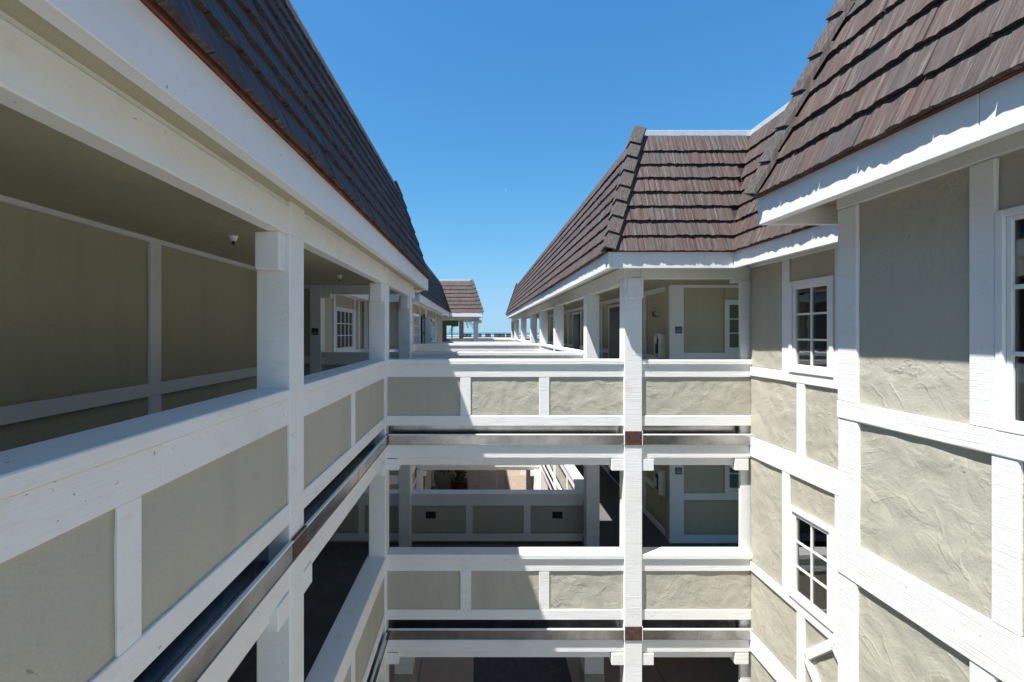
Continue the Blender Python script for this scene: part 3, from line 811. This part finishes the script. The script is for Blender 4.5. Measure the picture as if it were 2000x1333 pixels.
# ================================================================ LEFT FAR WING
LW = thing('courtyard_wing', 'stucco wing on the left beyond the nearest walkway, with french doors and tall windows', 'building', (-2.8, 18, -6.83))
fa = Face('x', -2.09, 1); fs_ = Face('x', -3.4, 1); ff2 = Face('y', 12.75, -1)
def timber_wall(T_, fc, u0, u1, k, studs, windows, cell=.15, top=.99, mat=None):
    z = dz(k)
    w = fc.box('wall', T_, u0, u1, -1.74 + z, top + z, -.30, -.28, STUCCO)
    fc.box('sill_beam', w, u0, u1, -.61 + z, -.489 + z, -.06, .0, WHITE)
    fc.box('floor_beam', w, u0, u1, -1.74 + z, -1.47 + z, -.06, .0, WHITE)
    if k == 0: fc.box('top_board', w, u0, u1, .90, top, -.06, .0, WHITE)
    for a, b in studs:
        fc.box('stud', w, a, b, -.489 + z, .90 + z, -.06, -.003, WHITE); fc.box('stud', w, a, b, -1.47 + z, -.61 + z, -.06, -.003, WHITE)
    cur = u0
    for (a, b) in sorted(windows) + [(u1, None)]:
        if a - cur > .02: fc.stucco(w, cur, a, -.5 + z, .99 + z, -.04, cell, mat, 1)
        if b is None: break
        fc.stucco(w, a, b, .60 + z, .99 + z, -.04, cell, mat, 1)
        fc.window(T_, a, b, -.488 + z, .612 + z, 2 if b - a < 1.3 else 4, 3, depth=.01, curtain=False)
        cur = b
    fc.stucco(w, u0, u1, -1.48 + z, -.60 + z, -.04, cell, mat, 1)
for k in (0, 1, 2):
    timber_wall(LW, fa, 12.75, 24.6, k, [(12.75, 12.9), (13.55, 13.68), (15.35, 15.5), (17.0, 17.35), (18.9, 19.0), (21.2, 21.32), (22.6, 22.7), (24.4, 24.6)], [(13.7, 15.33), (19.3, 20.9)])
    timber_wall(LW, ff2, -3.75, -2.09, k, [(-3.38, -3.28), (-2.2, -2.09)], [])
    timber_wall(LW, fs_, 8.64, 12.9, k, [(8.70, 8.84), (10.2, 10.32), (11.88, 12.0), (12.3, 12.42)], [(10.34, 11.84)], cell=.1)
    # open dark french door leaves
    z = dz(k)
    if k == 0:
        d = fa.box('french_door', LW, 15.62, 16.3, -1.2, .58, .0, .04, DOORM)
        for j in range(3): fa.box('door_pane', d, 15.70, 16.22, -1.1 + j * .56, -.64 + j * .56, .04, .045, GLASS, bev=.001)
        fa.box('door_frame', d, 16.3, 16.42, -1.2, .66, -.01, .05, BLACK)
        d2 = box('french_door', LW, -2.05, -1.82, 16.44, 16.49, -1.2, .58, VINYL)
        for j in range(3): box('hinge', d2, -1.83, -1.80, 16.42, 16.44, -1.0 + j * .7, -.92 + j * .7, BLACK)
roof4 = deck('roof', LW, [(-1.69, 12.35, ZE), (-1.69, 24.4, ZE), (-1.69 - S_RUN, 24.4 + S_RUN, ZT), (-1.69 - S_RUN, 12.35 + S_RUN, ZT)])
deck('roof_front', roof4, [(-3.0, 12.35, ZE), (-1.69, 12.35, ZE), (-1.69 - S_RUN, 12.35 + S_RUN, ZT), (-3.0 - S_RUN, 12.35 + S_RUN, ZT)])
deck('roof_side', roof4, [(-3.0, 9.0, ZE), (-3.0, 12.35, ZE), (-3.0 - S_RUN, 12.35 + S_RUN, ZT), (-3.0 - S_RUN, 9.0, ZT)])
box('fascia', roof4, -1.74, -1.69, 12.35, 24.4, ZFB, ZFT + .03, SMOOTH)
box('fascia', roof4, -3.05, -1.741, 12.35, 12.40, ZFB, ZFT + .03, SMOOTH)
box('fascia', roof4, -3.05, -3.0, 8.9, 12.349, ZFB, ZFT + .03, SMOOTH)
box('soffit', roof4, -2.09, -1.741, 12.40, 24.6, .99, 1.02, SOFFIT)
box('soffit', roof4, -3.4, -2.091, 12.40, 12.75, .99, 1.02, SOFFIT)
box('soffit', roof4, -3.4, -3.051, 8.9, 12.39, .99, 1.02, SOFFIT)
roof_plane(roof4, (-1.675, 12.35, ZE - .0), FY, slope_vec(-1, 0), lambda v: v * ratio, lambda v: 12.05 + v * ratio, 8, 300, limit_u=lambda u: u < 8)
roof_plane(roof4, (-3.0, 12.335, ZE), FX, slope_vec(0, 1), lambda v: -v * ratio, lambda v: 1.31 - v * ratio, 8, 0)
roof_plane(roof4, (-2.985, 9.0, ZE), FY, slope_vec(-1, 0), lambda v: 0, lambda v: 3.35 + v * ratio, 8, 0)
hip_caps(roof4, (-1.69, 12.35, ZE), (-1.69 - S_RUN, 12.35 + S_RUN, ZT + .05), FY.copy(), -FX, 8)

# ================================================================ FAR PAVILION
FP = thing('end_pavilion', 'far open pavilion with a sunlit square shingle roof above white posts', 'building', (-1.5, 26, -6.83))
fp = Face('y', 24.7, -1)
for x0, y0, w in ((-.33, 24.7, .28), (-1.25, 27.0, .25), (-.33, 27.4, .26), (-2.35, 24.7, .2)):
    p = box('post', FP, x0, x0 + w, y0, y0 + .25, -6.83, .70, WHITE, bev=.01)
box('eave_beam', FP, -3.2, .0, 24.70, 24.82, .66, .88, CREAM)
box('eave_beam', FP, -.10, .02, 24.83, 27.6, .66, .88, CREAM)
box('eave_beam', FP, -3.2, -.11, 27.5, 27.6, .66, .88, CREAM)
box('corbel', FP, -.06, .14, 24.62, 24.7, .50, .70, CREAM)
box('ceiling', FP, -3.2, .1, 24.6, 27.7, .90, .95, SOFFIT)
box('floor_slab', FP, -4, .1, 24.72, 31, -1.56, -1.37, FLOORM)
for a, b in ((-2.6, -2.05), (-1.75, -1.68)):
    box('wall', FP, a, b, 27.3, 27.45, -1.37, .88, STUCCO_IN)
box('wall', FP, -2.04, -1.76, 27.3, 27.45, .40, .88, STUCCO_IN)
box('wall', FP, -1.68, -1.30, 27.3, 27.45, .35, .88, STUCCO_IN)
box('wall', FP, -2.6, -2.3, 25.0, 27.29, -1.37, .88, STUCCO_IN)
box('railing', FP, -2.6, .0, 27.46, 27.6, -1.3, -.42, WHITE)
XP = .20
roof5 = deck('roof', FP, [(-1.69, 24.4, ZE), (XP, 24.4, ZE), (XP - S_RUN, 24.4 + S_RUN, ZT), (-1.69 - S_RUN, 24.4 + S_RUN, ZT)])
deck('roof_side', roof5, [(XP, 24.4, ZE), (XP, 28.0, ZE), (XP - S_RUN, 28.0 - S_RUN, ZT), (XP - S_RUN, 24.4 + S_RUN, ZT)])
box('fascia', roof5, -1.69, XP, 24.35, 24.40, ZFB, ZFT + .02, SMOOTH)
box('fascia', roof5, XP - .05, XP, 24.401, 28.0, ZFB, ZFT + .02, SMOOTH)
box('ridge_flashing', roof5, -1.69 - S_RUN, XP - S_RUN - .05, 24.4 + S_RUN, 25.1, ZT - .01, ZT + .11, FLASH)
roof_plane(roof5, (-1.69, 24.385, ZE), FX, slope_vec(0, 1), lambda v: -v * ratio, lambda v: 1.89 - v * ratio, 8, 300)
hip_caps(roof5, (XP, 24.4, ZE), (XP - S_RUN, 24.4 + S_RUN, ZT + .05), FY.copy(), -FX, 8)

# ================================================================ TERRACE WITH CHAIRS, SEAWARD
TR = thing('sea_terrace', 'far raised terrace with white parapets where the chairs stand against the sea', 'terrace', (1, 34, -6.83))
box('terrace_floor', TR, -9, 9, 31.15, 37, -6.83, -1.05, CONC)
for y, zt in ((31.0, -.389), (37.0, -.30)):
    r = box('parapet', TR, -9, 9, y, y + .14, -1.5, zt - .066, STUCCO)
    box('cap', r, -9, 9, y - .03, y + .18, zt - .065, zt, WHITE)
def make_chair(x, y, label):
    c = thing('deck_chair', label, 'chair', (x, y, -1.05), 'brown slatted chairs on the sea terrace')
    for dx in (-.2, .2):
        box('leg', c, x + dx - .02, x + dx + .02, y - .22, y - .18, -1.05, -.14, WOODB)
        box('leg', c, x + dx - .02, x + dx + .02, y + .18, y + .22, -1.05, -.62, WOODB)
    box('seat', c, x - .22, x + .22, y - .22, y + .22, -.64, -.60, WOODB)
    b = box('backrest', c, x - .2, x + .2, y - .215, y - .19, -.19, -.12, WOODB)
    box('back_rail', b, x - .18, x + .18, y - .215, y - .19, -.50, -.46, WOODB)
    for j in range(4): box('slat', b, x - .175 + j * .09, x - .098 + j * .09, y - .21, y - .195, -.46, -.16, WOODB)
    return c
YCH = 33.5
for px, lab in ((907, 'brown slatted chair seen between the pavilion posts, nearest the inner post'), (915.5, 'brown slatted chair framed in the open pavilion bay, left of its corner post'),
                (935, 'brown slatted chair just right of the pavilion corner post'), (953, 'lone brown slatted chair between the corner post and the close pair'),
                (970.5, 'left chair of the close brown pair on the sea terrace'), (980.5, 'right chair of the close brown pair on the sea terrace'),
                (994, 'brown slatted chair half hidden by the first sunlit gallery posts')):
    make_chair((px - 936) / F * YCH, YCH, lab)

# ================================================================ SMALL THINGS
def lathe(name, parent, x, y, z, prof, mat, n=16):
    vs, fs = [], []
    for r_, h_ in prof:
        for i in range(n):
            a = 2 * math.pi * i / n; vs.append((r_ * math.cos(a), r_ * math.sin(a), h_))
    for j in range(len(prof) - 1):
        for i in range(n):
            fs.append((j * n + i, j * n + (i + 1) % n, (j + 1) * n + (i + 1) % n, (j + 1) * n + i))
    return obj(name, mesh(name, vs, fs, mat, True), parent, T(x, y, z))
for (x, y, lab) in ((-2.30, 4.07, 'white ceiling sprinkler left of the nearest post, over the left walkway'), (-2.24, 6.98, 'white ceiling sprinkler between the nearest post and the corner post'),
                    (2.83, 14.0, 'white ceiling sprinkler in the gallery, seen behind the second far post'), (2.75, 17.5, 'small white sprinkler farthest along the gallery ceiling')):
    s = thing('ceiling_sprinkler', lab, 'sprinkler', (x, y, .92), 'sprinklers under the walkway ceilings')
    lathe('housing', s, x, y, .92, [(0, 0), (.045, 0), (.042, -.02), (.030, -.055), (.022, -.07), (0, -.07)], VINYL)
    lathe('nozzle', s, x, y, .85, [(0, 0), (.012, 0), (.010, -.02), (.02, -.026), (.02, -.03), (0, -.03)], BLACK, 10)
# door number plaques
def plaque(x, z, lab, k, y=8.432):
    t = thing('wall_plaque', lab, 'plaque', (x, y, z), 'dark plaques on the white boards')
    b = box('plate', t, x - .065, x + .065, y - .008, y, z - .065, z + .065, PLAQUE if k else BLACK, bev=.002)
    rows = ((-.045, -.03), (-.015, .0), (.012, .03), (.04, .047))
    for a, c in rows: box('mark', b, x + a, x + a + .010, y - .010, y - .008, z - .042, z - .008, OFFW, bev=.0005)
    for a in (-.035, -.012, .012): box('mark', b, x + a, x + a + .014, y - .010, y - .008, z - .042, z - .036, OFFW, bev=.0005)
    box('mark', b, x - .045, x + .045, y - .0095, y - .008, z + .02, z + .024, GUTTER, bev=.0005)
plaque(-3.17, .012, 'small black plaque on the white post inside the left walkway', 0, 8.398)
plaque(3.865, .04, 'small blue plaque on the white corner board of the top gallery lobby', 1)
plaque(3.865, .04 - 2.73, 'small blue plaque on the corner board one floor down, under the beam', 1)
# hydrant symbol sign
sg = thing('fire_sign', 'small white and red fire extinguisher sign high on the lobby wall', 'sign', (3.70, 9.05, .39))
bp = box('sign_plate', sg, 3.58, 3.715, 9.03, 9.04, .31, .47, OFFW, bev=.002)
box('red_border', bp, 3.58, 3.592, 9.022, 9.03, .31, .47, REDP, bev=.001)
box('red_border', bp, 3.592, 3.715, 9.022, 9.03, .31, .322, REDP, bev=.001)
lathe('pictogram', bp, 3.615, 9.027, .37, [(0, -.035), (.014, -.035), (.014, .03), (.006, .045), (0, .045)], BLACK, 8)
box('pictogram', bp, 3.632, 3.68, 9.024, 9.03, .325, .345, REDP, bev=.001)
box('pictogram', bp, 3.622, 3.68, 9.024, 9.03, .425, .438, BLACK, bev=.001)
# fire extinguisher cabinets
def cabinet(z, lab, dark):
    t = thing('extinguisher_cabinet', lab, 'cabinet', (3.6, 8.75, z), 'moulded extinguisher cabinets on the lobby walls')
    x1, x0, y0, y1, z0, z1 = 3.715, 3.56, 8.62, 8.90, z - .52, z
    # shell: rounded outline extruded from the wall
    pts = []
    for cy, cz, a0 in ((y1 - .06, z1 - .06, 0), (y0 + .06, z1 - .06, 90), (y0 + .06, z0 + .06, 180), (y1 - .06, z0 + .06, 270)):
        for i in range(5):
            a = R(a0 + i * 22.5); pts.append((cy + .06 * math.cos(a), cz + .06 * math.sin(a)))
    cyc, czc = (y0 + y1) / 2, (z0 + z1) / 2
    vs = []; n = len(pts)
    for (x, s) in ((x1, 1), (x0 + .03, 1), (x0, .90), (x0, .72), (x0 + .05, .66)):
        for (a, b) in pts: vs.append((x - x0, (a - cyc) * s, (b - czc) * (1 - (1 - s) * .55)))
    fs = []
    for j in range(4):
        for i in range(n): fs.append((j * n + i, j * n + (i + 1) % n, (j + 1) * n + (i + 1) % n, (j + 1) * n + i))
    fs.append(tuple(4 * n + i for i in range(n)))
    sh = obj('shell', mesh('shell', vs, fs, OFFW), t, T(x0, cyc, czc))
    box('window_strip', sh, x0 - .001, x0 + .045, cyc - .045, cyc + .045, z0 + .10, z1 - .12, PLAQUE if dark else BLACK, bev=.01)
    lathe('extinguisher', sh, x0 + .0, cyc, z0 + (.30 if not dark else .16), [(0, 0), (.028, 0), (.03, .02), (.028, .14), (.012, .165), (0, .165)], VINYL, 12)
cabinet(-.01, 'rounded off-white extinguisher cabinet beside the top floor lobby corner', False)
cabinet(-.01 - 2.73, 'rounded extinguisher cabinet with dark blue window one floor below', True)

# plants in the courtyard
def leaves(name, parent, x, y, z, r, h, n, size, mat, seed=1, drop=.0):
    rnd = random.Random(seed); vs, fs = [], []
    for i in range(n):
        a = rnd.uniform(0, 6.283); rr = r * math.sqrt(rnd.random()); hh = rnd.random() ** .8 * h
        c = Vector((rr * math.cos(a) * (1 - .3 * hh / h), rr * math.sin(a) * (1 - .3 * hh / h), hh))
        d = Vector((rnd.gauss(0, 1), rnd.gauss(0, 1), rnd.gauss(.3, .7))).normalized(); u = d.cross(Vector((rnd.random(), rnd.random(), .3))).normalized()
        s = size * rnd.uniform(.6, 1.3); b = len(vs)
        vs += [tuple(c - d * s), tuple(c + u * s * .35), tuple(c + d * s), tuple(c - u * s * .35)]; fs.append((b, b + 1, b + 2, b + 3))
    return obj(name, mesh(name, vs, fs, mat), parent, T(x, y, z))
G0 = -6.80
pl = thing('planter_box', 'square beige planter with a dark bush standing on the courtyard floor', 'planter', (-1.50, 18.9, G0))
lathe('planter', pl, -1.50, 18.9, G0, [(0, 0), (.52, 0), (.60, .75), (.60, .82), (.50, .82), (.48, .7), (0, .7)], BEIGE, 4).rotation_euler.z = R(45)
leaves('bush', pl, -1.50, 18.9, G0 + .7, .55, .8, 700, .07, LEAF, 3)
pp = thing('glazed_pot', 'round dark red glazed pot with a leafy plant beside the beige planter', 'pot', (-.80, 18.3, G0))
lathe('pot', pp, -.80, 18.3, G0, [(0, 0), (.24, 0), (.33, .2), (.34, .4), (.29, .54), (.33, .58), (.30, .60), (.27, .55), (0, .52)], TERRA, 24)
leaves('plant', pp, -.80, 18.3, G0 + .5, .30, .8, 380, .08, LEAF, 4)
fp_ = thing('flower_pot', 'low white flowering plant by the wing wall in the courtyard', 'plant', (-2.0, 17.8, G0))
lathe('pot', fp_, -1.95, 17.6, G0, [(0, 0), (.16, 0), (.2, .3), (.17, .32), (0, .28)], BEIGE, 16)
leaves('blossom', fp_, -1.95, 17.6, G0 + .3, .28, .35, 160, .05, BLOOM, 6)
leaves('foliage', fp_, -1.95, 17.6, G0 + .28, .25, .3, 160, .06, LEAF, 7)
# palm beyond the pavilion
pm = thing('palm_tree', 'palm seen through the open pavilion, its drooping fronds against the sky', 'tree', (-1.6, 41, -6.83))
tr = lathe('trunk', pm, -1.6, 41, -6.83, [(.26, 0), (.20, .6), (.17, 3), (.16, 6), (.15, 8.2), (0, 8.3)], WOODB, 14)
vs, fs = [], []; rnd = random.Random(9)
for i in range(22):
    a = i * 2.4; el = rnd.uniform(-.3, .9); Lf = rnd.uniform(1.3, 1.8); prev = Vector((0, 0, 0))
    for s in range(9):
        t_ = s / 8; rr = Lf * t_ * math.cos(el * (1 - t_)); hh = Lf * (math.sin(el) * t_ - .75 * t_ * t_)
        p = Vector((rr * math.cos(a), rr * math.sin(a), hh)); side = Vector((-math.sin(a), math.cos(a), 0))
        if s:
            for sg_ in (-1, 1):
                for q in range(3):
                    b0 = prev.lerp(p, q / 3); b = len(vs); ln = .34 * (1 - .6 * t_)
                    tip = b0 + side * sg_ * ln + Vector((math.cos(a) * .1, math.sin(a) * .1, -.14))
                    vs += [tuple(b0), tuple(prev.lerp(p, q / 3 + .25)), tuple(tip)]; fs.append((b, b + 1, b + 2))
        prev = p
obj('crown', mesh('crown', vs, fs, LEAF), pm, T(-1.6, 41, 1.4))

# the day moon
mm = bpy.data.materials.new("moon_surface"); mm.use_nodes = True; nt = mm.node_tree; nt.nodes.clear()
o_ = N(nt, "ShaderNodeOutputMaterial"); a_ = N(nt, "ShaderNodeAddShader"); t_ = N(nt, "ShaderNodeBsdfTransparent"); d_ = N(nt, "ShaderNodeBsdfDiffuse")
d_.inputs[0].default_value = (.035, .035, .035, 1); L(nt, t_.outputs[0], a_.inputs[0]); L(nt, d_.outputs[0], a_.inputs[1]); L(nt, a_.outputs[0], o_.inputs[0])
Rm = 20000.0
mo = lathe('moon', None, 52 / F * Rm, Rm, 278 / F * Rm, [(60 * math.sin(R(q)), -60 * math.cos(R(q))) for q in range(0, 181, 20)], mm, 20)
tag(mo, 'faint pale day moon in the blue sky above the gap between the roofs', 'moon')
